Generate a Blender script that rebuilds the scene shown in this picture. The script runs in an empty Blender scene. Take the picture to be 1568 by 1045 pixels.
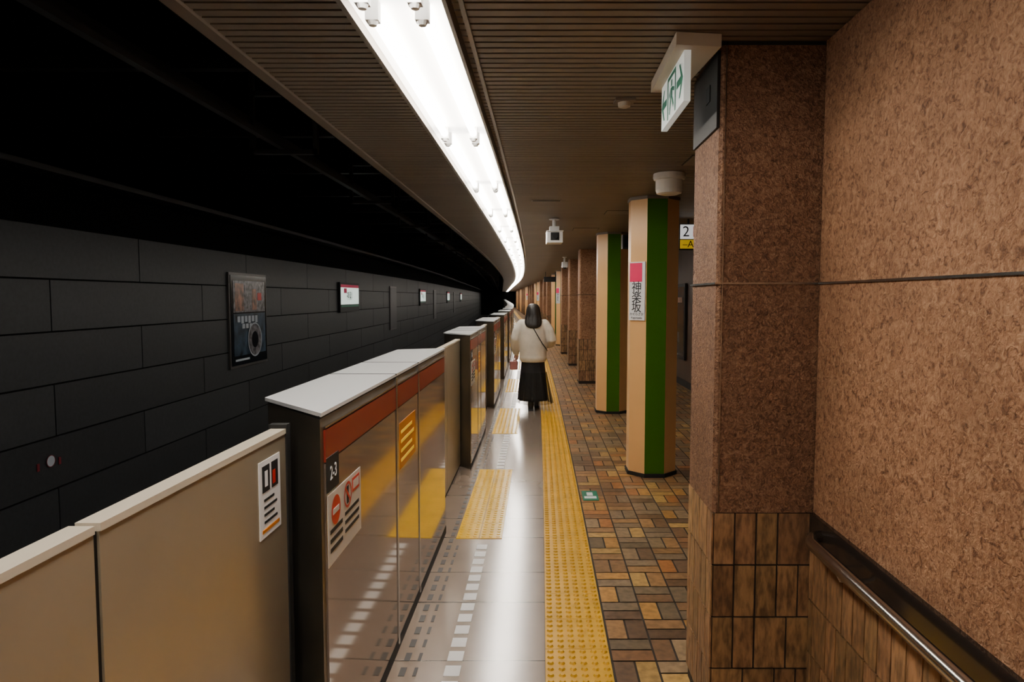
import bpy, bmesh, math, random
from mathutils import Vector, Matrix
random.seed(7)
D=bpy.data; SC=bpy.context.scene
def F(t):
    if t<=0: return .049*t
    if t<=40: return .049*t-.0008*t*t
    return .68-.015*(t-40)
def W(o,t,z): return (o+F(t),t,z)
TMIN,TMAX=-2.0,110.0

# ---------------------------------------------------------------- materials
def newmat(name):
    m=D.materials.new(name); m.use_nodes=True
    nt=m.node_tree; b=nt.nodes['Principled BSDF']
    return m,nt,b
def S(b,k,v): b.inputs[k].default_value=v
def flat(name,col,rough=.5,metal=0,emit=0,spec=None,noise=0,nscale=8,bump=0,bscale=60):
    m,nt,b=newmat(name); S(b,'Base Color',(*col,1)); S(b,'Roughness',rough); S(b,'Metallic',metal)
    if spec is not None: S(b,'Specular IOR Level',spec)
    if emit: S(b,'Emission Color',(*col,1)); S(b,'Emission Strength',emit)
    tc=nt.nodes.new('ShaderNodeTexCoord')
    if noise:
        n=nt.nodes.new('ShaderNodeTexNoise'); n.inputs['Scale'].default_value=nscale; n.inputs['Detail'].default_value=4
        nt.links.new(tc.outputs['Object'],n.inputs['Vector'])
        r=nt.nodes.new('ShaderNodeValToRGB')
        r.color_ramp.elements[0].position=.3; r.color_ramp.elements[1].position=.7
        r.color_ramp.elements[0].color=(*[c*(1-noise) for c in col],1); r.color_ramp.elements[1].color=(*[min(1,c*(1+noise)) for c in col],1)
        nt.links.new(n.outputs['Fac'],r.inputs[0]); nt.links.new(r.outputs[0],b.inputs['Base Color'])
    if bump:
        n=nt.nodes.new('ShaderNodeTexNoise'); n.inputs['Scale'].default_value=bscale; n.inputs['Detail'].default_value=3
        nt.links.new(tc.outputs['Object'],n.inputs['Vector'])
        bp=nt.nodes.new('ShaderNodeBump'); bp.inputs['Strength'].default_value=bump; bp.inputs['Distance'].default_value=.01
        nt.links.new(n.outputs['Fac'],bp.inputs['Height']); nt.links.new(bp.outputs[0],b.inputs['Normal'])
    return m
def granite(name,dark,mid,light,scale=48):
    m,nt,b=newmat(name); N=nt.nodes; L=nt.links
    tc=N.new('ShaderNodeTexCoord')
    n=N.new('ShaderNodeTexNoise'); n.inputs['Scale'].default_value=scale; n.inputs['Detail'].default_value=5; n.inputs['Roughness'].default_value=.65; n.inputs['Distortion'].default_value=1.2
    L.new(tc.outputs['Object'],n.inputs['Vector'])
    r=N.new('ShaderNodeValToRGB'); e=r.color_ramp.elements
    e[0].position=.34; e[0].color=(*dark,1); e[1].position=.68; e[1].color=(*light,1)
    k=e.new(.48); k.color=(*mid,1)
    L.new(n.outputs['Fac'],r.inputs[0])
    n2=N.new('ShaderNodeTexNoise'); n2.inputs['Scale'].default_value=2.2; n2.inputs['Detail'].default_value=3
    L.new(tc.outputs['Object'],n2.inputs['Vector'])
    r2=N.new('ShaderNodeValToRGB'); r2.color_ramp.elements[0].position=.3; r2.color_ramp.elements[1].position=.7
    r2.color_ramp.elements[0].color=(.72,.7,.68,1); r2.color_ramp.elements[1].color=(1,1,1,1)
    L.new(n2.outputs['Fac'],r2.inputs[0])
    mx=N.new('ShaderNodeMixRGB'); mx.blend_type='MULTIPLY'; mx.inputs[0].default_value=1
    L.new(r.outputs[0],mx.inputs[1]); L.new(r2.outputs[0],mx.inputs[2]); L.new(mx.outputs[0],b.inputs['Base Color'])
    v=N.new('ShaderNodeTexNoise'); v.inputs['Scale'].default_value=scale*1.3; v.inputs['Detail'].default_value=3; v.inputs['Distortion'].default_value=1.5
    L.new(tc.outputs['Object'],v.inputs['Vector'])
    bp=N.new('ShaderNodeBump'); bp.inputs['Strength'].default_value=.9; bp.inputs['Distance'].default_value=.009
    L.new(v.outputs['Fac'],bp.inputs['Height']); L.new(bp.outputs[0],b.inputs['Normal'])
    S(b,'Roughness',.65); S(b,'Specular IOR Level',.3)
    return m
def colattr(name,rough,streak=False,bump=.3,lo=None,spec=.5):
    m,nt,b=newmat(name); N=nt.nodes; L=nt.links
    a=N.new('ShaderNodeAttribute'); a.attribute_name='Col'
    tc=N.new('ShaderNodeTexCoord'); mp=N.new('ShaderNodeMapping')
    L.new(tc.outputs['Object'],mp.inputs[0])
    mp.inputs['Scale'].default_value=(50,50,16) if streak else (25,25,25)
    n=N.new('ShaderNodeTexNoise'); n.inputs['Scale'].default_value=1; n.inputs['Detail'].default_value=5
    L.new(mp.outputs[0],n.inputs['Vector'])
    r=N.new('ShaderNodeValToRGB'); r.color_ramp.elements[0].position=.34; r.color_ramp.elements[1].position=.62
    if lo is None: lo=.4 if streak else .65
    r.color_ramp.elements[0].color=(lo,lo,lo,1); r.color_ramp.elements[1].color=(1.1,1.1,1.1,1)
    L.new(n.outputs['Fac'],r.inputs[0])
    mx=N.new('ShaderNodeMixRGB'); mx.blend_type='MULTIPLY'; mx.inputs[0].default_value=1
    L.new(a.outputs['Color'],mx.inputs[1]); L.new(r.outputs[0],mx.inputs[2]); L.new(mx.outputs[0],b.inputs['Base Color'])
    bp=N.new('ShaderNodeBump'); bp.inputs['Strength'].default_value=bump; bp.inputs['Distance'].default_value=.004
    L.new(n.outputs['Fac'],bp.inputs['Height']); L.new(bp.outputs[0],b.inputs['Normal'])
    S(b,'Roughness',rough); S(b,'Specular IOR Level',spec)
    return m
def bricktex(name,c1,c2,mortar,bw,rh,ms,offset=.5,rough=.5,noise=.25,spec=.5,coat=0):
    m,nt,b=newmat(name); N=nt.nodes; L=nt.links
    tc=N.new('ShaderNodeTexCoord')
    br=N.new('ShaderNodeTexBrick'); br.offset=offset
    br.inputs['Scale'].default_value=1; br.inputs['Brick Width'].default_value=bw; br.inputs['Row Height'].default_value=rh
    br.inputs['Mortar Size'].default_value=ms; br.inputs['Color1'].default_value=(*c1,1); br.inputs['Color2'].default_value=(*c2,1); br.inputs['Mortar'].default_value=(*mortar,1)
    br.inputs['Mortar Smooth'].default_value=.1
    L.new(tc.outputs['UV'],br.inputs['Vector'])
    n=N.new('ShaderNodeTexNoise'); n.inputs['Scale'].default_value=3; n.inputs['Detail'].default_value=5
    L.new(tc.outputs['Object'],n.inputs['Vector'])
    r=N.new('ShaderNodeValToRGB'); r.color_ramp.elements[0].position=.3; r.color_ramp.elements[1].position=.7
    r.color_ramp.elements[0].color=(1-noise,)*3+(1,); r.color_ramp.elements[1].color=(1,1,1,1)
    L.new(n.outputs['Fac'],r.inputs[0])
    mx=N.new('ShaderNodeMixRGB'); mx.blend_type='MULTIPLY'; mx.inputs[0].default_value=1
    L.new(br.outputs['Color'],mx.inputs[1]); L.new(r.outputs[0],mx.inputs[2]); L.new(mx.outputs[0],b.inputs['Base Color'])
    bp=N.new('ShaderNodeBump'); bp.invert=True; bp.inputs['Strength'].default_value=.5; bp.inputs['Distance'].default_value=.003
    L.new(br.outputs['Fac'],bp.inputs['Height']); L.new(bp.outputs[0],b.inputs['Normal'])
    S(b,'Roughness',rough); S(b,'Specular IOR Level',spec)
    if coat: S(b,'Coat Weight',coat); S(b,'Coat Roughness',.16); S(b,'Coat IOR',1.7)
    return m

M_black=flat('black_tunnel',(.004,.004,.004),.9,spec=.1)
M_darkmetal=flat('dark_metal',(.02,.019,.018),.5,.3)
M_ceil=flat('ceiling_slat_brown',(.18,.138,.10),.5,0,noise=.1,nscale=2)
M_ceildark=flat('ceiling_gap_dark',(.035,.026,.02),.8)
M_trim=flat('ceiling_trim',(.20,.165,.13),.35,.6)
M_white=flat('white_enamel',(.8,.8,.78),.4)
M_refl=flat('reflector_added_glow',(1,.95,.88),.4,emit=4.5)  # emission added to the tray, standing for tube light bounced off it
M_tube=flat('fluorescent_tube',(1,.945,.86),.4,emit=30)
M_pale=bricktex('platform_pale_tile',(.34,.26,.205),(.31,.24,.19),(.09,.07,.06),5.0,.6,.007,offset=0,rough=.2,noise=.15,spec=.9,coat=.8)
M_dash=flat('white_marking',(.8,.8,.8),.35)
M_slit=flat('dark_slit_marking',(.03,.026,.022),.5)
M_yel=flat('yellow_tactile',(.64,.34,.004),.4,noise=.15,nscale=6)
M_yelpad=flat('yellow_pad',(.88,.52,.008),.2,noise=.1,nscale=5)
M_grout=flat('grout_dark',(.03,.022,.016),.8)
M_brick=colattr('brick_floor',.36,False,.2)
M_wtile=colattr('wainscot_tile',.5,True,.9)
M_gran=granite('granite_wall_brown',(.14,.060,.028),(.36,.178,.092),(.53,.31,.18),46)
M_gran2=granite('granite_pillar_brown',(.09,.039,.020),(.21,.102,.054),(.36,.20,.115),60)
M_steel=flat('brushed_steel',(.55,.53,.50),.22,1)
M_bronze=flat('box_end_bronze_steel',(.24,.205,.155),.36,.85,noise=.15,nscale=4)
M_cap=flat('door_cap_white',(.93,.96,.98),.2)
M_panelgl=flat('door_glossy_panel',(.46,.38,.32),.08,.75)
M_panel=flat('sliding_panel_champagne',(.52,.45,.33),.28,.55,noise=.08,nscale=2)
M_red=flat('red_brown_band',(.26,.028,.016),.35)
M_ptop=flat('panel_top_rail',(.76,.68,.55),.4,.2)
M_rub=flat('black_rubber',(.01,.01,.01),.7)
M_green=flat('column_green',(.045,.15,.006),.35)
M_cream=flat('column_cream',(.82,.47,.19),.35)
M_sgreen=flat('sign_green',(.0,.17,.09),.5)
M_swhite=flat('sign_white',(.82,.82,.82),.5,emit=.06)
M_lit=flat('lit_sign_white',(.85,1,.9),.5,emit=.8)
M_pink=flat('sign_pink',(.75,.005,.10),.5,emit=.1)
M_blk=flat('ink_black',(.01,.01,.01),.6)
M_syel=flat('sign_yellow',(.95,.6,.02),.5,emit=.3)
M_orange=flat('sticker_orange',(.75,.25,.01),.4)
M_sred=flat('sticker_red',(.6,.02,.012),.4)
M_sgrey=flat('sticker_grey',(.7,.67,.62),.4)
M_glass=flat('poster_glass_dark',(.012,.014,.018),.15)
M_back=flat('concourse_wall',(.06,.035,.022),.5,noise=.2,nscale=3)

# ---------------------------------------------------------------- mesh builder
class MB:
    def __init__(s): s.v=[];s.uv=[];s.f=[];s.m=[];s.c=[]
    def add(s,vs,fs,mat=0,uv=None,col=(1,1,1)):
        k=len(s.v); s.v+= [tuple(p) for p in vs]
        s.uv+= uv if uv else [(p[0],p[1]) for p in vs]
        for f in fs: s.f.append([k+i for i in f]); s.m.append(mat); s.c.append(col)
    def box(s,o0,o1,t0,t1,z0,z1,mat=0,step=2.0,col=(1,1,1)):
        n=max(1,int(math.ceil((t1-t0)/step))); vs=[];uv=[];fs=[]
        for i in range(n+1):
            t=t0+(t1-t0)*i/n
            for (o,z) in ((o0,z0),(o1,z0),(o1,z1),(o0,z1)):
                vs.append(W(o,t,z)); uv.append((o,t))
        for i in range(n):
            a=4*i
            for j in range(4):
                fs.append((a+j,a+(j+1)%4,a+4+(j+1)%4,a+4+j))
        fs.append((0,3,2,1)); a=4*n; fs.append((a,a+1,a+2,a+3))
        s.add(vs,fs,mat,uv,col)
    def cube(s,x0,x1,y0,y1,z0,z1,mat=0):
        vs=[(x,y,z) for x in (x0,x1) for y in (y0,y1) for z in (z0,z1)]
        s.add(vs,[(0,1,3,2),(4,6,7,5),(0,4,5,1),(2,3,7,6),(0,2,6,4),(1,5,7,3)],mat)
    def prism(s,poly,z0,z1,mat=0,mapped=True,mats=None,topmat=None):
        n=len(poly); g=W if mapped else (lambda a,b,c:(a,b,c))
        vs=[g(p[0],p[1],z0) for p in poly]+[g(p[0],p[1],z1) for p in poly]
        for i in range(n):
            j=(i+1)%n
            s.add([vs[i],vs[j],vs[n+j],vs[n+i]],[(0,1,2,3)],mats[i] if mats else mat)
        s.add(vs[n:],[tuple(range(n))],mat if topmat is None else topmat)
        s.add(vs[:n],[tuple(reversed(range(n)))],mat)
    def quad(s,pts,mat=0,uv=None,col=(1,1,1)): s.add(pts,[tuple(range(len(pts)))],mat,uv,col)
    def loft(s,rings,mat=0,cap=True):
        n=len(rings[0]); vs=[p for r in rings for p in r]; fs=[]
        for i in range(len(rings)-1):
            for j in range(n):
                a=i*n; fs.append((a+j,a+(j+1)%n,a+n+(j+1)%n,a+n+j))
        if cap:
            fs.append(tuple(reversed(range(n)))); a=(len(rings)-1)*n; fs.append(tuple(a+i for i in range(n)))
        s.add(vs,fs,mat)
    def limb(s,pts,rad,n=14,mat=0,sx=1.0):
        pts=[Vector(p) for p in pts]; rings=[]
        P=[];R=[]
        d0=(pts[0]-pts[1]).normalized(); P.append(pts[0]+d0*rad[0]*.95);R.append(rad[0]*.25);P.append(pts[0]+d0*rad[0]*.6);R.append(rad[0]*.78)
        P+=pts;R+=list(rad)
        d1=(pts[-1]-pts[-2]).normalized(); P.append(pts[-1]+d1*rad[-1]*.6);R.append(rad[-1]*.78);P.append(pts[-1]+d1*rad[-1]*.95);R.append(rad[-1]*.25)
        ref=None
        for i,p in enumerate(P):
            a=P[max(0,i-1)]; b=P[min(len(P)-1,i+1)]; d=(b-a).normalized()
            if ref is None:
                ref=Vector((1,0,0)) if abs(d.x)<.8 else Vector((0,1,0))
            u=(ref-d*ref.dot(d)).normalized(); w=d.cross(u); ref=u
            rings.append([tuple(p+u*math.cos(2*math.pi*k/n)*R[i]*sx+w*math.sin(2*math.pi*k/n)*R[i]) for k in range(n)])
        s.loft(rings,mat)
    def cyl(s,c,r0,r1,z0,z1,n=20,mat=0):
        s.loft([[(c[0]+r*math.cos(2*math.pi*k/n),c[1]+r*math.sin(2*math.pi*k/n),z) for k in range(n)] for r,z in ((r0,z0),(r1,z1))],mat)
    def build(s,name,mats,parent=None,smooth=False,bevel=0,recalc=True):
        me=D.meshes.new(name); me.from_pydata(s.v,[],s.f)
        for m in mats: me.materials.append(m)
        me.polygons.foreach_set('material_index',s.m)
        uvl=me.uv_layers.new(name='UVMap'); ca=me.color_attributes.new('Col','FLOAT_COLOR','CORNER')
        uvd=[];cd=[]
        for fi,f in enumerate(s.f):
            c=s.c[fi]
            for i in f: uvd+=s.uv[i]; cd+=[c[0],c[1],c[2],1]
        uvl.data.foreach_set('uv',uvd); ca.data.foreach_set('color',cd)
        if recalc:
            bm=bmesh.new(); bm.from_mesh(me); bmesh.ops.recalc_face_normals(bm,faces=bm.faces); bm.to_mesh(me); bm.free()
        if smooth: me.polygons.foreach_set('use_smooth',[True]*len(me.polygons))
        me.update()
        ob=D.objects.new(name,me); SC.collection.objects.link(ob)
        if parent: ob.parent=parent
        if bevel:
            b=ob.modifiers.new('bevel','BEVEL'); b.width=bevel; b.segments=2; b.limit_method='ANGLE'
        return ob
def empty(name,loc=(0,0,0)):
    e=D.objects.new(name,None); e.location=loc; e.empty_display_size=.1; SC.collection.objects.link(e); return e
def text(name,body,loc,rot,size,mat,parent,align='CENTER'):
    c=D.curves.new(name,'FONT'); c.body=body; c.size=size; c.align_x=align; c.align_y='CENTER'; c.materials.append(mat); c.extrude=.0005
    o=D.objects.new(name,c); SC.collection.objects.link(o); o.location=loc; o.rotation_euler=[math.radians(a) for a in rot]; o.parent=parent; return o
def arange(a,b,st):
    r=[];x=a
    while x<b-1e-9: r.append(x); x+=st
    return r

# ---------------------------------------------------------------- floor
mb=MB()
mb.box(-1.05,2.8,TMIN,TMAX,-1.1,-.006,0)
ts=arange(TMIN,TMAX,1.0)+[TMAX]
for a,b in zip(ts[:-1],ts[1:]):
    mb.quad([W(-1.05,a,0),W(.01,a,0),W(.01,b,0),W(-1.05,b,0)],1,[(-1.05+2.5,a+10),(.01+2.5,a+10),(.01+2.5,b+10),(-1.05+2.5,b+10)])
    mb.quad([W(-1.05,a,0),W(-1.05,b,0),W(-1.05,b,-.05),W(-1.05,a,-.05)],0)
# brick paving (basket weave)
pal=[(.24,.115,.05),(.19,.10,.05),(.28,.15,.065),(.34,.18,.07),(.17,.12,.07),(.24,.165,.10),(.46,.23,.06),(.14,.08,.045),(.30,.20,.11),(.48,.29,.09),(.36,.14,.04)]
c=.2; g=.005
i=0
for o in arange(.315,2.68,c):
    j=0
    for t in arange(TMIN,TMAX,c):
        for k in (0,1):
            if (i+j)%2: q=(o+g,o+c-g,t+k*c/2+g,t+(k+1)*c/2-g)
            else: q=(o+k*c/2+g,o+(k+1)*c/2-g,t+g,t+c-g)
            col=random.choice(pal); f=random.uniform(.8,1.15); col=tuple(x*f for x in col)
            mb.quad([W(q[0],q[2],0),W(q[1],q[2],0),W(q[1],q[3],0),W(q[0],q[3],0)],2,None,col)
        j+=1
    i+=1
mb.build('floor',[M_grout,M_pale,M_brick],recalc=False)

# tactile paving
gaps=[(4.69,6.45),(8.3,10.05)]
boxes=[(2.05,4.69),(6.45,8.3)]
t=10.05
while t<TMAX-5:
    boxes.append((t,t+1.9)); gaps.append((t+1.9,t+3.65)); t+=3.65
mb=MB()
def stud(mb,o,t,r,h,mat,z=.004,n=8):
    cx,cy,_=W(o,t,0)
    vs=[];
    for rr,zz in ((r,z),(r*.6,z+h)):
        vs+=[(cx+rr*math.cos(2*math.pi*k/n),cy+rr*math.sin(2*math.pi*k/n),zz) for k in range(n)]
    fs=[(k,(k+1)%n,n+(k+1)%n,n+k) for k in range(n)]+[tuple(n+k for k in range(n))]
    mb.add(vs,fs,mat)
for t in arange(TMIN,TMAX,.3):
    mb.box(.012,.308,t+.0015,t+.2985,.0,.004,0,step=5)
    if 1.5<t<32:
        for a in range(6):
            for b in range(6): stud(mb,.035+a*.05,t+.025+b*.05,.016,.008,0)
mb.build('tactile_paving_strip',[M_yel])
for (a,b) in gaps[:14]:
    mb=MB()
    a2,b2=a-.12,b-.0
    n=6
    for k in range(n):
        for q in range(2):
            mb.box(-.59+q*.158,-.435+q*.158,a2+(b2-a2)*k/n+.002,a2+(b2-a2)*(k+1)/n-.002,.0,.004,0)
            if a<24:
                for x in range(3):
                    o=-.59+q*.158+.026+x*.051
                    for tt in arange(a2+(b2-a2)*k/n+.03,a2+(b2-a2)*(k+1)/n-.02,.05): stud(mb,o,tt,.014,.004,0)
    mb.build('tactile_paving_pad',[M_yelpad])
mb=MB()
def inpad(t): return any(a-.14<t+.09 and t<b+.02 for a,b in gaps)
for t in arange(.5,60,.125):
    if not inpad(t): mb.box(-.435,-.365,t,t+.085,.0,.002,0)
    mb.box(-.632,-.605,t,t+.07,.0,.002,1)
    if not inpad(t): mb.box(-.570,-.555,t,t+.07,.0,.0015,1)
mb.build('platform_edge_marking',[M_dash,M_slit])
mb=MB()
mb.box(.335,.465,5.45,5.72,.0,.004,0); mb.box(.35,.45,5.50,5.56,.004,.005,1); mb.box(.375,.425,5.58,5.67,.004,.005,1)
mb.build('floor_guide_sign',[M_sgreen,M_swhite])

# ---------------------------------------------------------------- track + left wall
WL=-4.6
mb=MB()
mb.box(WL+.02,-1.07,TMIN+.05,TMAX-.1,-1.3,-1.1,0)
for o in (-2.05,-3.12):
    mb.box(o-.06,o+.06,TMIN+.05,TMAX-.1,-1.1,-1.08,1); mb.box(o-.012,o+.012,TMIN+.05,TMAX-.1,-1.08,-.97,1); mb.box(o-.033,o+.033,TMIN+.05,TMAX-.1,-.97,-.94,1)
mb.build('track_bed',[M_black,M_darkmetal])
M_wblock=colattr('tunnel_block',.5,False,.02,lo=.85,spec=.4)
mb=MB()
mb.box(WL-.3,WL-.012,TMIN,TMAX,-1.3,2.34,1)
rnd=random.Random(5)
zb=[-1.3,-1.15,-.655,-.16,.335,.83,1.325,1.82,2.32]
for r in range(1,len(zb)-1):
    off=6.4 if r%2==0 else 7.85
    t=off-2.9*4
    while t<TMAX:
        a=max(t,TMIN)+.008; b=min(t+2.9,TMAX)-.008
        if b-a>.05:
            k=rnd.uniform(.78,1.15); col=(.027*k,.029*k,.032*k)
            mb.box(WL-.05,WL,a,b,zb[r]+.009,zb[r+1]-.009,0,1.5,col)
        t+=2.9
mb.box(WL-.3,WL-.15,TMIN,TMAX,2.34,4.2,1)
mb.build('wall_left',[M_wblock,M_black])
mb=MB()
mb.box(WL-.3,-1.17,TMIN,TMAX,4.1,4.2,0)
mb.box(-1.22,-1.17,TMIN,TMAX,2.58,4.1,0)
mb.build('ceiling_tunnel',[M_black])
mb=MB()
for t in arange(-.2,60,2.4):
    z0,z1=2.60,2.98
    for (a,b,c2,d) in ((-1.95,-1.92,z0,4.1),(-1.53,-1.50,z0,4.1),(-1.95,-1.5,z0,z0+.03),(-1.95,-1.5,z1,z1+.03)):
        mb.box(a,b,t,t+.04,c2,d,0)
    mb.box(-4.55,-1.25,t+1.2,t+1.3,3.55,3.65,0)
mb.box(-1.75,-1.71,TMIN,TMAX-.2,2.63,2.66,0); mb.box(-2.75,-2.67,TMIN,TMAX-.2,3.2,3.3,0)
mb.box(-4.55,-4.3,TMIN,TMAX-.2,2.75,2.80,0)
mb.build('overhead_conductor_frame',[flat('conductor_grey',(.06,.06,.06),.4,.3)])

def wallq(mb,t0,t1,z0,z1,d,mat): mb.box(WL+.001,WL+d,t0,t1,z0,z1,mat,step=5)
def nq(mb,t,tc,zc,r0,r1,mat,d=.052,n=28):
    for k in range(n):
        a=2*math.pi*k/n;b=2*math.pi*(k+1)/n
        mb.quad([W(WL+d,tc+r0*math.cos(a),zc+r0*math.sin(a)),W(WL+d,tc+r1*math.cos(a),zc+r1*math.sin(a)),W(WL+d,tc+r1*math.cos(b),zc+r1*math.sin(b)),W(WL+d,tc+r0*math.cos(b),zc+r0*math.sin(b))],mat)
M_pA=flat('poster_brown',(.30,.14,.09),.3,noise=.9,nscale=9); M_pB=flat('poster_blue',(.035,.06,.09),.3,noise=.9,nscale=6); M_pS=flat('poster_silver',(.45,.5,.56),.4); M_fr=flat('poster_frame',(.11,.10,.095),.4,.5)
M_pC=flat('poster_cityscape',(.16,.15,.16),.3,noise=.95,nscale=16)
e=empty('advertising_poster')
mb=MB(); wallq(mb,10.05,11.45,.58,2.02,.03,0); wallq(mb,10.09,11.41,.62,1.98,.04,1)
wallq(mb,10.16,11.34,1.42,1.90,.045,6); wallq(mb,10.22,10.52,1.44,1.86,.047,2); wallq(mb,10.84,11.0,1.45,1.78,.048,2); wallq(mb,11.05,11.2,1.6,1.72,.048,5); wallq(mb,10.56,10.78,1.62,1.84,.048,6)
wallq(mb,10.16,11.34,.76,1.40,.045,3); nq(mb,0,10.9,.98,.0,.27,6); nq(mb,0,10.9,.98,.0,.13,1,.053); nq(mb,0,10.9,.98,.25,.27,4,.053)
for k in range(6): wallq(mb,10.28+k*.13,10.37+k*.13,1.27-.02*(k%2),1.36,.05,4)
for k in range(4): wallq(mb,10.45+k*.13,10.54+k*.13,1.17,1.24,.05,4)
wallq(mb,10.2,10.7,.68,.71,.045,4)
mb.build('poster_panel',[M_fr,M_glass,M_pA,M_pB,M_pS,M_sred,M_pC],e)
def stsign(t):
    e=empty('station_name_sign'); mb=MB()
    wallq(mb,t,t+1.75,1.30,2.0,.06,0); wallq(mb,t+.05,t+1.70,1.48,1.88,.065,1); wallq(mb,t+.05,t+1.70,1.88,1.95,.065,2)
    wallq(mb,t+.05,t+1.70,1.42,1.46,.065,3); wallq(mb,t+.3,t+.55,1.75,1.86,.067,2)
    mb.build('panel',[M_blk,M_lit,M_pink,M_sgreen],e)
    x,y,z=W(WL+.068,t+.88,1.67); text('name_text','神楽坂',(x,y,z),(90,0,90),.24,M_blk,e)
for t in (15.8,28.3,41,54): stsign(t)
M_blank=flat('blank_panel_grey',(.075,.075,.08),.5)
for t in (21.8,33.5,47):
    mb=MB(); wallq(mb,t,t+1.1,.6,2.0,.03,1); wallq(mb,t+.04,t+1.06,.64,1.96,.035,0); mb.build('blank_poster_frame',[M_blank,M_fr])
mb=MB(); nq(mb,0,6.3,.12,.0,.05,0,.012); nq(mb,0,6.3,.12,.05,.058,1,.012)
M_dred=flat('marker_dull_red',(.16,.012,.02),.5)
for dt in (-.15,.13): wallq(mb,6.28+dt,6.31+dt,.06,.13,.008,1)
mb.build('wall_marker_plate',[M_pS,M_dred])

# ---------------------------------------------------------------- ceiling
mb=MB()
CZ=2.56; p=.055
o0,o1=-1.12,2.8
vs=[]
for t in arange(TMIN,TMAX,p):
    for tt,z in ((t,CZ),(t+.041,CZ),(t+.041,CZ+.014),(t+p,CZ+.014)):
        vs+= [W(o0,tt,z),W(o1,tt,z)]
n=len(vs)//2
for i in range(n-1):
    mb.f.append([2*i,2*i+1,2*i+3,2*i+2]); mb.m.append(1 if i%4==2 else 0); mb.c.append((1,1,1))
mb.v=vs; mb.uv=[(v[0],v[1]) for v in vs]
mb.box(-1.17,-1.12,TMIN,TMAX,CZ-.012,CZ+.1,0)
mb.box(-1.17,2.8,TMIN,TMAX,CZ+.05,CZ+.12,0)
mb.build('ceiling',[M_ceil,M_ceildark],recalc=False)
mb=MB()
mb.box(-.265,-.25,TMIN+.05,TMAX-.1,CZ-.012,CZ-.001,0); mb.box(-.64,-.625,TMIN+.05,TMAX-.1,CZ-.008,CZ-.001,0)
mb.build('trim_1',[M_trim])
mb=MB()
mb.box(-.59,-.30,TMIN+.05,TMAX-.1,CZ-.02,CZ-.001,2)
mb.box(-.602,-.59,TMIN+.05,TMAX-.1,CZ-.055,CZ-.001,3); mb.box(-.30,-.288,TMIN+.05,TMAX-.1,CZ-.055,CZ-.001,3)
for t in arange(.42-1.65,TMAX-3,1.65):
    for o in (-.520,-.370):
        for tt in (t-.09,t+.03):
            mb.box(o-.02,o+.02,tt,tt+.035,CZ-.08,CZ-.02,0)
            if t<20: x,y,_=W(o,tt+.017,0); mb.cyl((x,y),.012,.018,CZ-.092,CZ-.08,10,0)
        N=10; segs=[]
        for q in range(2):
            tt=(t+.065) if q==0 else (t+1.65-.09)
            segs.append([(W(o,tt,0)[0]+.017*math.cos(2*math.pi*k/N),tt,CZ-.055+.017*math.sin(2*math.pi*k/N)) for k in range(N)])
        mb.loft(segs,1)
mb.build('fluorescent_light_row',[M_white,M_tube,M_refl,M_trim])

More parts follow.
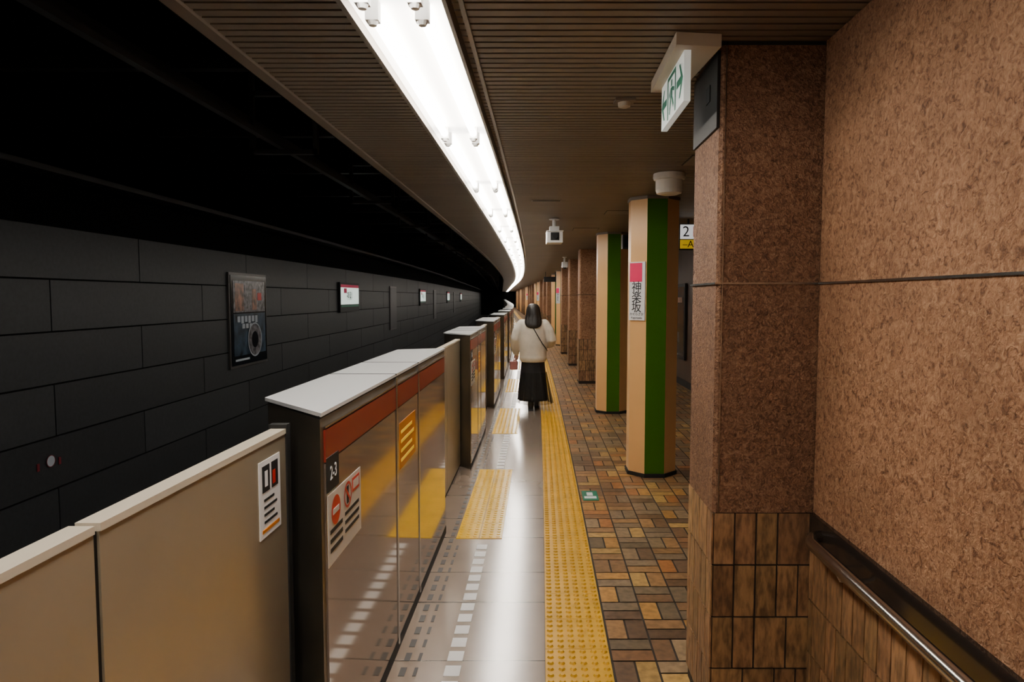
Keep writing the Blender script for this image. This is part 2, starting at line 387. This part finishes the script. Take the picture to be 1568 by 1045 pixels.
# ---------------------------------------------------------------- platform screen doors
FO=-.68; BO=-.97
def gate(t0,t1,detail):
    e=empty('platform_screen_door')
    ch=.33 if t1-t0>1.5 else .2
    mb=MB()
    foot=[(FO,t0),(FO,t1),(BO+.0,t1-.12),(BO,t0+ch)]
    mb.prism(foot,0,1.28,0)
    cap=[(FO+.006,t0-.006),(FO+.006,t1+.006),(BO-.006,t1-.115),(BO-.006,t0+ch-.01)]
    mb.prism(cap,1.288,1.30,1); mb.prism(foot,1.28,1.289,6)
    f=FO+.006
    seams=[t0+.02]+([3.1,3.66] if t0<3 else [t0+(t1-t0)*.42,t0+(t1-t0)*.62])+[t1-.02]
    for k in range(3):
        a,b=seams[k]+.012,seams[k+1]-.012
        mb.box(FO,f,a,b,.06,1.135,2); mb.box(FO,f,a,b,1.14,1.24,3); mb.box(FO,f+.001,a,b,1.246,1.252,4)
    for s in seams[1:3]:
        mb.box(FO,f+.004,s-.012,s+.012,.03,1.282,4); mb.box(BO-.007,FO+.008,s-.004,s+.004,1.295,1.3015,6)
    mb.box(FO,f,t0,t1,0,.055,6)
    mb.build('housing',[M_bronze,M_cap,M_panelgl,M_red,M_steel,M_sgrey,M_rub],e)
    if detail:
        st=MB(); q=f+.0015
        def R(a,b,z0,z1,mat,dd=0): st.box(FO,q+dd,a,b,z0,z1,mat)
        def disc(tc,zc,r,mat,dd,r0=0,n=24):
            for k in range(n):
                a=2*math.pi*k/n;b=2*math.pi*(k+1)/n
                st.quad([W(q+dd,tc+r0*math.cos(a),zc+r0*math.sin(a)),W(q+dd,tc+r*math.cos(a),zc+r*math.sin(a)),W(q+dd,tc+r*math.cos(b),zc+r*math.sin(b)),W(q+dd,tc+r0*math.cos(b),zc+r0*math.sin(b))],mat)
        R(t0+.035,t0+.16,1.04,1.15,3)
        R(t0+.04,t0+.42,.80,1.03,0)
        disc(t0+.12,.965,.048,1,.001); R(t0+.088,t0+.152,.956,.974,0,.002)
        disc(t0+.255,.975,.045,1,.001,.036)
        st.quad([W(q+.0015,t0+.222,1.0,),W(q+.0015,t0+.23,1.008),W(q+.0015,t0+.288,.95),W(q+.0015,t0+.28,.942)],1)
        R(t0+.243,t0+.265,.945,1.005,3,.0008)
        R(t0+.31,t0+.40,.965,1.015,5,.001); R(t0+.32,t0+.39,.975,1.005,0,.0015)
        for k in range(3): 
            R(t0+.06,t0+.19,.90-k*.03,.914-k*.03,3,.001); R(t0+.22,t0+.39,.91-k*.03,.922-k*.03,3,.001)
        s1,s2=seams[1]+.06,seams[2]-.10
        R(s1,s2,.84,1.06,2)
        for k in range(4): R(s1+.03,s2-.05*(1+k%2),.87+k*.045,.885+k*.045,4,.001)
        st.build('notice_stickers',[M_sgrey,M_sred,M_orange,M_blk,M_syel,M_sred],e)
        x,y,z=W(q+.002,t0+.097,1.095); text('door_number_text','2-3',(x,y,z),(90,0,90),.062,M_swhite,e)
for k,(a,b) in enumerate(boxes): gate(a,b,k<5)
def panel(t0,t1,seam=None,detail=False):
    e=empty('sliding_platform_door'); mb=MB()
    parts=[(t0,seam-.008),(seam+.008,t1-.03)] if seam else [(t0,(t0+t1)/2-.006),((t0+t1)/2+.006,t1)]
    for a,b in parts:
        mb.box(-.83,-.79,a,b,.03,1.235,0,step=1); mb.box(-.833,-.787,a,b,1.235,1.25,1,step=1)
    mb.box(-.825,-.795,t0,t1,0.0,1.235,2,step=1)
    if detail:
        mb.box(-.84,-.785,t1-.03,t1,0,1.262,2)
        mb.box(-.79,-.788,1.86,2.01,.97,1.19,3)
        mb.box(-.79,-.7865,1.875,1.995,.985,.995,5)
        mb.box(-.79,-.7865,1.88,1.93,1.10,1.175,4); mb.box(-.79,-.786,1.895,1.915,1.115,1.16,3)
        mb.box(-.79,-.7865,1.945,1.99,1.10,1.175,4); mb.box(-.79,-.786,1.95,1.97,1.11,1.15,6)
        for k in range(4): mb.box(-.79,-.7865,1.89,1.98-.02*(k%2),1.01+k*.021,1.017+k*.021,4)
    mb.build('leaf_panels',[M_panel,M_ptop,M_rub,M_swhite,M_blk,M_orange,M_sred],e)
panel(-1.2,2.09,1.18,True)
for a,b in gaps[:-1]: panel(a+.005,b+.11)

# ---------------------------------------------------------------- columns
def octa(o,t,r):
    k=r*math.tan(math.pi/8)
    return [(o-k,t-r),(o+k,t-r),(o+r,t-k),(o+r,t+k),(o+k,t+r),(o-k,t+r),(o-r,t+k),(o-r,t-k)]
def colA(t,sign):
    e=empty('octagonal_column'); mb=MB(); o=1.03
    mats=[0,1,1,1,0,1,1,1]
    mb.prism(octa(o,t,.218),0.0,CZ-.002,1,mats=mats)
    mb.prism(octa(o,t,.230),0.0,.035,2); mb.prism(octa(o,t,.228),CZ-.03,CZ-.002,3)
    mb.build('shaft',[M_green,M_cream,M_rub,M_ceil],e)
    if sign:
        sm=MB()
        cx,cy,_=W(o,t,0)
        def P(u,z,d):
            r=.218+d
            return (cx-r*math.sqrt(.5)+u*math.sqrt(.5), cy-r*math.sqrt(.5)-u*math.sqrt(.5), z)
        def slab(u0,u1,z0,z1,d0,d1,mat):
            vs=[P(u,z,d) for d in (d0,d1) for u,z in ((u0,z0),(u1,z0),(u1,z1),(u0,z1))]
            sm.add(vs,[(0,1,2,3),(7,6,5,4),(0,4,5,1),(1,5,6,2),(2,6,7,3),(3,7,4,0)],mat)
        slab(-.095,.075,1.44,1.97,.0,.02,0); slab(-.088,.045,1.79,1.96,.02,.022,1)
        sm.build('name_plate',[M_swhite,M_pink,M_pink],e)
        for ch,z in (('神',1.735),('楽',1.645),('坂',1.555)):
            text('kanji_text',ch,P(-.012,z,.0225),(90,0,-45),.11,M_blk,e)
        text('kana_text','かぐらざか',P(-.01,1.495,.0225),(90,0,-45),.030,M_blk,e)
        text('romaji_text','Kagurazaka',P(-.01,1.463,.0225),(90,0,-45),.026,M_blk,e)
def tiles(mb,P,u0,u1,z0,z1,w=.08,h=.2,mat=0,th=.006,seed=0):
    rnd=random.Random(seed)
    z=z0
    while z<z1-.01:
        u=u0; zt=min(z+h,z1)
        while u<u1-.01:
            ut=min(u+w*rnd.choice((1,1,1,1.5)),u1)
            if u1-ut<.03: ut=u1
            k=rnd.uniform(.65,1.15); col=(.34*k,.185*k*rnd.uniform(.94,1.06),.085*k)
            g=.0035
            vs=[P(a,b,d) for d in (0,th) for a,b in ((u+g,z+g),(ut-g,z+g),(ut-g,zt-g),(u+g,zt-g))]
            mb.add(vs,[(0,1,2,3),(7,6,5,4),(0,4,5,1),(1,5,6,2),(2,6,7,3),(3,7,4,0)],mat,None,col)
            u=ut
        z+=h
def colB(t):
    mb=MB(); o0,o1=.78,1.26
    c=.02
    fp=[(o0+c,t-.24),(o1-c,t-.24),(o1,t-.24+c),(o1,t+.24-c),(o1-c,t+.24),(o0+c,t+.24),(o0,t+.24-c),(o0,t-.24+c)]
    mb.prism(fp,0,CZ-.002,0)
    mb.box(o0-.002,o1+.002,t-.243,t+.243,1.695,1.705,2)
    mb.box(o0-.003,o1+.003,t-.246,t+.246,0,.85,1)
    sd=int(t*10)
    tiles(mb,lambda u,z,d:W(u,t-.246-d,z),o0,o1,.05,.85,mat=3,seed=sd)
    tiles(mb,lambda u,z,d:W(o0-.003-d,u,z),t-.246,t+.246,.05,.85,mat=3,seed=sd+1)
    mb.build('granite_column',[M_gran,M_grout,M_steel,M_wtile])
t=6.38
pattern=[1,1,0,0,0,2,1,0,0,0,1,1,0,0,0,1,1,0,0,0,1,1,0,0,0,1,1,0,0]
i=0
while t<100:
    if pattern[i%len(pattern)]: colA(t,i in (0,5,10,15))
    else: colB(t)
    t+=3.42; i+=1

# ---------------------------------------------------------------- right wall, pilaster, handrail
M_band=flat('dark_polished_band',(.03,.022,.018),.12,.3)
mb=MB()
mb.box(1.0,2.8,TMIN,2.485,.85,CZ-.002,0,step=.5)
mb.box(1.0,2.8,TMIN,2.485,0,.85,1,step=.5)
mb.box(.993,1.01,TMIN,2.48,1.697,1.704,2,step=.5)
mb.box(.985,1.01,TMIN,2.48,.725,.855,3,step=.5)
tiles(mb,lambda u,z,d:W(1.0-.006-d,u,z),TMIN,2.48,-.07,.73,mat=4,seed=3)
mb.build('wall_right',[M_gran,M_grout,M_steel,M_band,M_wtile])
mb=MB()
c=.012
P0=.628
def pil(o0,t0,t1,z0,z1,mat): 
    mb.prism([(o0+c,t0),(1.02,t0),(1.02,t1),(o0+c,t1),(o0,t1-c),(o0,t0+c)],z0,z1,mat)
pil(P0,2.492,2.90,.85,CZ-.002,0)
pil(P0+.005,2.499,2.895,0,.85,1)
mb.box(P0-.008,.998,2.488,2.905,1.697,1.704,2)
mb.box(P0+.018,P0+.022,2.489,2.494,.85,CZ-.003,2)
mb.box(P0-.005,1.0,2.489,2.5,CZ-.014,CZ-.002,3)
tiles(mb,lambda u,z,d:W(u,2.499-d,z),P0+.005,1.0,.05,.85,mat=4,seed=11)
tiles(mb,lambda u,z,d:W(P0+.005-d,u,z),2.492,2.90,.05,.85,mat=4,seed=12)
mb.box(P0-.010,P0+.001,2.50,2.88,2.26,2.53,5)
mb.box(P0-.013,P0-.009,2.60,2.66,2.38,2.44,3)
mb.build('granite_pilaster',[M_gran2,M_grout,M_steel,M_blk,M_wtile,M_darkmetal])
mb=MB()
pts=[W(.984,2.38,.80),W(.945,2.36,.80),W(.925,2.30,.80)]
pts+= [W(.925,2.0,.80),W(.925,1.5,.80),W(.925,1.0,.80),W(.925,.5,.80),W(.925,-.5,.80),W(.925,-1.5,.80)]
mb.limb(pts,[.021]*len(pts),20,0)
for t in (2.1,1.2,.3):
    mb.limb([W(.925,t,.785),W(.935,t,.76),W(.980,t,.755)],[.008]*3,10,0)
mb.build('handrail',[M_steel],smooth=True)
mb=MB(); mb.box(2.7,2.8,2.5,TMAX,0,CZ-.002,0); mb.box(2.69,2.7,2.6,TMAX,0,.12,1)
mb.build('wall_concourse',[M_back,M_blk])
mb=MB(); mb.box(WL-.3,2.8,TMAX-.05,TMAX,-1.1,4.2,0); mb.build('wall_far',[M_black])
mb=MB(); mb.box(WL-.3,2.8,TMIN-.1,TMIN,-1.3,4.2,0); mb.build('wall_near',[M_back])
for t in (9.6,12.4,17,22):  # dark panels put in to stand for unclear dark shapes behind the columns
    mb=MB(); mb.box(2.65,2.688,t,t+1.5,.5,1.9,0); mb.box(2.645,2.65,t+.06,t+1.44,.56,1.84,1); mb.box(2.642,2.646,t+.4,t+.9,.8,1.0,2); mb.box(2.642,2.646,t+.2,t+1.2,1.55,1.65,3)
    mb.build('concourse_dark_panel',[M_blk,M_glass,M_fr,M_pA])

# ---------------------------------------------------------------- ceiling fixtures
e=empty('emergency_exit_sign'); mb=MB()
X0=.50
mb.box(X0-.012,X0+.012,2.45,2.90,2.34,2.515,0,step=1)
mb.prism([(X0-.05,2.40),(X0+.11,2.42),(X0+.07,2.96),(X0-.05,2.95)],2.515,CZ-.002,2)
q=X0-.0135
def eq(pts,mat=1): mb.quad([W(q,2.675-u,2.4275+z) for u,z in pts],mat)
eq([(-.215,.0),(-.165,.06),(-.145,.06),(-.175,.014),(-.10,.014),(-.10,-.014),(-.175,-.014),(-.145,-.06),(-.165,-.06)])
eq([(.215,.0),(.165,-.06),(.145,-.06),(.175,-.014),(.10,-.014),(.10,.014),(.175,.014),(.145,.06),(.165,.06)])
for a in ([(-.085,-.08),(-.065,-.08),(-.065,.08),(-.085,.08)],[(.065,-.08),(.085,-.08),(.085,.08),(.065,.08)],[(-.065,.064),(.065,.064),(.065,.08),(-.065,.08)],
          [(-.014,.03),(.012,.032),(.016,.056),(-.010,.056)],[(-.026,-.01),(.016,-.012),(.022,.026),(-.018,.028)],[(-.026,-.01),(-.002,-.01),(-.03,-.07),(-.048,-.065)],
          [(.0,-.012),(.018,-.01),(.048,-.045),(.034,-.06)],[(.018,.026),(.02,.010),(.052,.0),(.056,.014)],[(-.018,.028),(-.05,.012),(-.054,-.01),(-.036,.0)]):
    eq(a)
M_exw=flat('exit_sign_face',(.82,.88,.84),.5,emit=.3); M_brk=flat('bracket_beige',(.55,.47,.36),.5)
mb.build('sign_box',[M_exw,M_sgreen,M_brk],e)
e=empty('exit_direction_sign'); x=W(1.60,8.0,0)[0]
mb=MB(); mb.cube(x,x+.9,7.98,8.05,2.20,2.5,0); mb.cube(x+.01,x+.89,7.975,7.98,2.325,2.49,1); mb.cube(x+.01,x+.89,7.975,7.98,2.215,2.315,2)
mb.cube(x+.1,x+.12,8.0,8.02,2.5,CZ-.002,0); mb.cube(x+.78,x+.8,8.0,8.02,2.5,CZ-.002,0)
mb.cube(x+.16,x+.26,7.972,7.975,2.35,2.47,3); mb.cube(x+.175,x+.245,7.970,7.972,2.365,2.455,1)
M_swe=flat('backlit_white',(.9,.9,.9),.5,emit=.6)
mb.build('sign_panel',[M_blk,M_swe,M_syel,M_sred],e)
text('number_text','2',(x+.075,7.97,2.405),(90,0,0),.17,M_blk,e); text('exit_text','–A3',(x+.13,7.97,2.262),(90,0,0),.11,M_blk,e)
mb=MB(); x,y,_=W(1.2,8.9,0)
mb.cube(x-.14,x+.12,y,y+.12,2.28,2.46,0); mb.cube(x-.12,x+.10,y-.004,y,2.30,2.44,1); mb.cyl((x,y+.06),.015,.015,2.46,CZ-.002,10,0)
mb.build('hanging_monitor',[M_darkmetal,M_glass])
mb=MB(); x,y,_=W(.62,24.5,0)
mb.cube(x-.2,x+.25,y,y+.1,2.2,2.38,0); mb.cube(x-.15,x-.13,y+.04,y+.06,2.38,CZ-.002,0); mb.cube(x+.2,x+.22,y+.04,y+.06,2.38,CZ-.002,0)
mb.build('hanging_clock_sign',[M_blk])
mb=MB(); x,y,_=W(.15,8.0,0); C2=CZ-.002
mb.cyl((x,y),.06,.06,CZ-.015,C2,20,0); mb.cyl((x,y),.022,.022,CZ-.10,CZ-.015,14,0)
mb.cube(x-.055,x+.055,y-.05,y+.07,CZ-.15,CZ-.09,0)
mb.cube(x-.09,x+.09,y-.14,y+.14,CZ-.285,CZ-.15,0); mb.cube(x-.095,x+.095,y-.17,y+.14,CZ-.16,CZ-.15,0)
mb.cube(x-.05,x+.05,y-.143,y-.139,CZ-.26,CZ-.17,1)
mb.loft([[(x+.032*math.cos(a*math.pi/8),yy,CZ-.215+.032*math.sin(a*math.pi/8)) for a in range(16)] for yy in (y-.165,y-.14)],1)
mb.build('security_camera',[M_white,M_blk],bevel=.004)
mb=MB(); x,y,_=W(.62,15.5,0)
mb.cyl((x,y),.05,.05,CZ-.015,C2,16,0); mb.cyl((x,y),.02,.02,CZ-.12,CZ-.01,12,0); mb.cube(x-.06,x+.06,y-.12,y+.1,CZ-.24,CZ-.12,0)
mb.cyl((x,y-.05),.03,.04,CZ-.27,CZ-.24,12,1)
mb.build('security_camera',[M_white,M_blk])
mb=MB(); x,y,_=W(.93,5.1,0)
prof=[(.115,C2),(.118,CZ-.03),(.112,CZ-.045),(.098,CZ-.05),(.098,CZ-.12),(.09,CZ-.145),(.06,CZ-.155)]
mb.loft([[(x+r*math.cos(2*math.pi*k/32),y+r*math.sin(2*math.pi*k/32),z) for k in range(32)] for r,z in prof],0)
mb.build('ceiling_speaker_dome',[flat('dome_beige',(.74,.68,.6),.4)])
mb=MB(); x,y,_=W(.37,3.22,0)
mb.cube(x-.045,x+.045,y-.045,y+.045,CZ-.012,C2,1); mb.loft([[(x+r*math.cos(2*math.pi*k/20),y+r*math.sin(2*math.pi*k/20),z) for k in range(20)] for r,z in ((.03,CZ-.012),(.028,CZ-.03),(.014,CZ-.036))],0)
mb.build('smoke_detector',[M_brk,M_ceil])
mb=MB(); mb.box(-.10,.18,6.45,6.52,CZ-.006,C2,0); mb.box(-.09,.17,6.47,6.50,CZ-.008,CZ-.006,1); mb.build('ceiling_vent_slot',[M_trim,M_blk])
mb=MB()
for (o,t) in ((1.12,4.6),(.85,7.4),(.6,9.2)):
    mb.box(o-.17,o+.17,t-.17,t+.17,CZ-.004,C2,0); mb.box(o-.16,o+.16,t-.16,t+.16,CZ-.006,CZ-.003,1)
mb.build('ceiling_access_hatch',[M_blk,M_ceil])

# ---------------------------------------------------------------- woman walking away
wx,wy=.31,10.0
root=empty('woman_walking',(wx,wy,0))
M_jk=flat('jacket_cream',(.66,.61,.52),.8,noise=.1,nscale=9,bump=.35,bscale=25); M_hair=flat('hair_black',(.012,.009,.008),.45,bump=.4,bscale=90)
M_sk=flat('skirt_black',(.008,.008,.009),.75,noise=.3,nscale=10); M_skin=flat('skin',(.55,.33,.23),.5); M_shoe=flat('shoe_black',(.01,.01,.01),.4)
M_bag=flat('bag_pink',(.35,.13,.12),.5)
sheer,nt,b=newmat('sheer_black_chiffon'); S(b,'Base Color',(.01,.01,.011,1)); S(b,'Roughness',.8); S(b,'Alpha',.5)
def ring(cx,cy,z,rx,ry,n=28,f=None):
    return [(cx+(rx*(1+(f(2*math.pi*k/n) if f else 0)))*math.cos(2*math.pi*k/n),cy+(ry*(1+(f(2*math.pi*k/n) if f else 0)))*math.sin(2*math.pi*k/n),z) for k in range(n)]
def remesh(ob,vox,it=4):
    m=ob.modifiers.new('remesh','REMESH'); m.mode='VOXEL'; m.voxel_size=vox; m.use_smooth_shade=True
    s=ob.modifiers.new('smooth','SMOOTH'); s.factor=.5; s.iterations=it
mb=MB()
prof=[(.70,.175,.135,0),(.72,.19,.15,0),(.76,.205,.16,0),(.80,.198,.152,0),(.92,.205,.155,0),(1.05,.205,.15,0),(1.16,.21,.145,0),(1.24,.205,.13,0),(1.29,.18,.11,0),(1.325,.125,.09,0),(1.35,.085,.078,0),(1.385,.075,.07,.01),(1.40,.06,.055,.01)]
mb.loft([ring(0,cy,z,rx,ry) for z,rx,ry,cy in prof])
mb.limb([(-.165,0,1.26),(-.225,-.015,1.16),(-.265,-.03,1.04),(-.268,.03,.94),(-.25,.10,.83)],[.075,.078,.070,.064,.050],16)
mb.limb([(.165,0,1.26),(.23,-.02,1.16),(.275,-.045,1.03),(.255,.06,.96),(.20,.17,.93)],[.075,.078,.072,.062,.050],16)
j=mb.build('jacket',[M_jk],root,smooth=True); remesh(j,.013,5)
mb=MB()
mb.limb([(0,0,1.30),(0,.005,1.36),(0,.012,1.42)],[.052,.047,.05],16)
hz=1.445
hp=[(-.108,.022,.03,.035),(-.098,.042,.05,.03),(-.075,.056,.070,.02),(-.04,.068,.085,.01),(0,.074,.093,.004),(.04,.074,.094,0),(.075,.062,.08,-.002),(.097,.038,.05,-.004),(.104,.015,.02,-.004)]
mb.loft([ring(0,.012+cy,hz+z,rx,ry,24) for z,rx,ry,cy in hp])
mb.limb([(0,.10,hz+.012),(0,.117,hz-.022),(0,.107,hz-.034)],[.008,.012,.010],10)
for s in (-1,1): mb.limb([(s*.076,.005,hz+.018),(s*.083,-.004,hz),(s*.076,.004,hz-.028)],[.010,.013,.008],10)
mb.limb([(-.02,.098,hz-.058),(0,.104,hz-.057),(.02,.098,hz-.058)],[.005,.007,.005],8)
h=mb.build('head',[M_skin],root,smooth=True); remesh(h,.006,3)
mb=MB()
for s in (-1,1):
    mb.limb([(s*.036,.093,hz),(s*.024,.097,hz)],[.008,.008],10,0); mb.limb([(s*.031,.100,hz),(s*.029,.1005,hz)],[.0045,.0045],8,1)
    mb.limb([(s*.045,.09,hz+.022),(s*.03,.098,hz+.026),(s*.018,.1,hz+.023)],[.003,.004,.003],8,1)
mb.build('eyes',[M_swhite,M_hair],root,smooth=True)
mb=MB()
def hf(a): return .03*math.sin(9*a)+.02*math.sin(17*a+1)
hp=[(1.558,.018,.022,-.002),(1.552,.05,.055,-.003),(1.535,.074,.082,-.006),(1.505,.092,.096,-.014),(1.465,.099,.098,-.024),(1.42,.104,.090,-.036),(1.375,.110,.076,-.055),(1.335,.118,.064,-.075),(1.29,.122,.052,-.098),(1.255,.115,.042,-.118),(1.225,.095,.030,-.128),(1.20,.05,.018,-.13)]
mb.loft([ring(0,cy,z,rx,ry,48,hf if z<1.5 else None) for z,rx,ry,cy in hp])
mb.build('hair',[M_hair],root,smooth=True)
mb=MB(); n=72
def sf(k): return lambda a: k*(math.sin(11*a)+.5*math.sin(19*a+.7))
rings=[]
for i in range(15):
    q=i/14; z=.76-.62*q; rings.append(ring(.0,.0+.02*math.sin(q*3),z,.165+.05*q,.12+.08*q,n,sf(.05*q)))
mb.loft(rings); mb.build('skirt',[M_sk],root,smooth=True)
mb=MB(); rings=[]
for i in range(10):
    q=i/9; z=.55-.46*q; rings.append(ring(.01+.02*q,.0,z,.188+.065*q,.16+.06*q,n,sf(.03+.05*q)))
mb.loft(rings,cap=False); mb.build('skirt_overlay',[sheer],root,smooth=True)
mb=MB()
mb.limb([(-.08,0,.72),(-.055,.02,.45),(-.035,-.10,.08)],[.085,.055,.036],14); mb.limb([(.08,0,.72),(.075,.12,.45),(.06,.22,.09)],[.085,.055,.036],14)
l=mb.build('legs',[M_sk],root,smooth=True)
mb=MB()
for (x,y) in ((-.035,-.10),(.06,.22)):
    mb.limb([(x,y-.01,.13),(x,y-.005,.07)],[.043,.045],14)
    mb.limb([(x,y-.02,.045),(x,y+.06,.042),(x,y+.145,.034)],[.04,.042,.032],14)
    mb.cube(x-.038,x+.038,y-.055,y+.17,0,.022)
s=mb.build('shoes',[M_shoe],root,smooth=True); remesh(s,.007,3)
def hand(name,w,d,side):
    mb=MB(); w=Vector(w); d=Vector(d).normalized()
    sd=d.cross(Vector((side,0,0))).normalized()
    nrm=d.cross(sd).normalized()
    mb.limb([w-d*.04,w,w+d*.04,w+d*.075],[.024,.026,.030,.028],14)
    for k,(a,ln) in enumerate(((-.027,.062),(-.009,.072),(.009,.067),(.026,.052))):
        b0=w+d*.075+sd*a; c1=b0+d*ln*.5+nrm*.006; c2=c1+d*ln*.3+nrm*.014; c3=c2+d*ln*.15+nrm*.016
        mb.limb([b0-d*.02,b0,c1,c2,c3],[.009,.009,.0085,.008,.007],8)
    t0=w+d*.025-sd*.026
    mb.limb([t0,t0+d*.025-sd*.018+nrm*.006,t0+d*.052-sd*.024+nrm*.014],[.011,.0095,.008],8)
    o=mb.build(name,[M_skin],root,smooth=True); remesh(o,.0045,2)
hand('hand_left',(-.245,.13,.80),(.02,.18,-.25),1); hand('hand_right',(.165,.215,.925),(-.6,.35,-.05),-1)
mb=MB()
mb.limb([(-.07,.085,1.33),(-.08,.0,1.345),(-.06,-.09,1.31),(-.01,-.140,1.22),(.06,-.160,1.10),(.13,-.148,.98),(.19,-.09,.90),(.205,.0,.87)],[.007]*8,8,0)
mb.build('shoulder_strap',[M_blk],root,smooth=True)
mb=MB()
mb.prism([(-.335,.06),(-.235,.06),(-.225,.10),(-.235,.22),(-.335,.22),(-.345,.14)],.58,.70,0,mapped=False)
mb.limb([(-.285,.08,.70),(-.275,.10,.77),(-.27,.16,.785),(-.275,.20,.77),(-.285,.21,.70)],[.006]*5,8,0)
mb.build('handbag',[M_bag],root,bevel=.012)

# ---------------------------------------------------------------- world + camera
w=D.worlds.new('world'); SC.world=w; w.use_nodes=True
w.node_tree.nodes['Background'].inputs[0].default_value=(.01,.01,.012,1); w.node_tree.nodes['Background'].inputs[1].default_value=.5
cam=D.cameras.new('camera'); cam.lens=24; cam.sensor_width=36; cam.clip_start=.02; cam.clip_end=300
co=D.objects.new('camera',cam); SC.collection.objects.link(co); co.location=(0,0,1.65); co.rotation_euler=(math.radians(90-3.67),0,0)
SC.camera=co
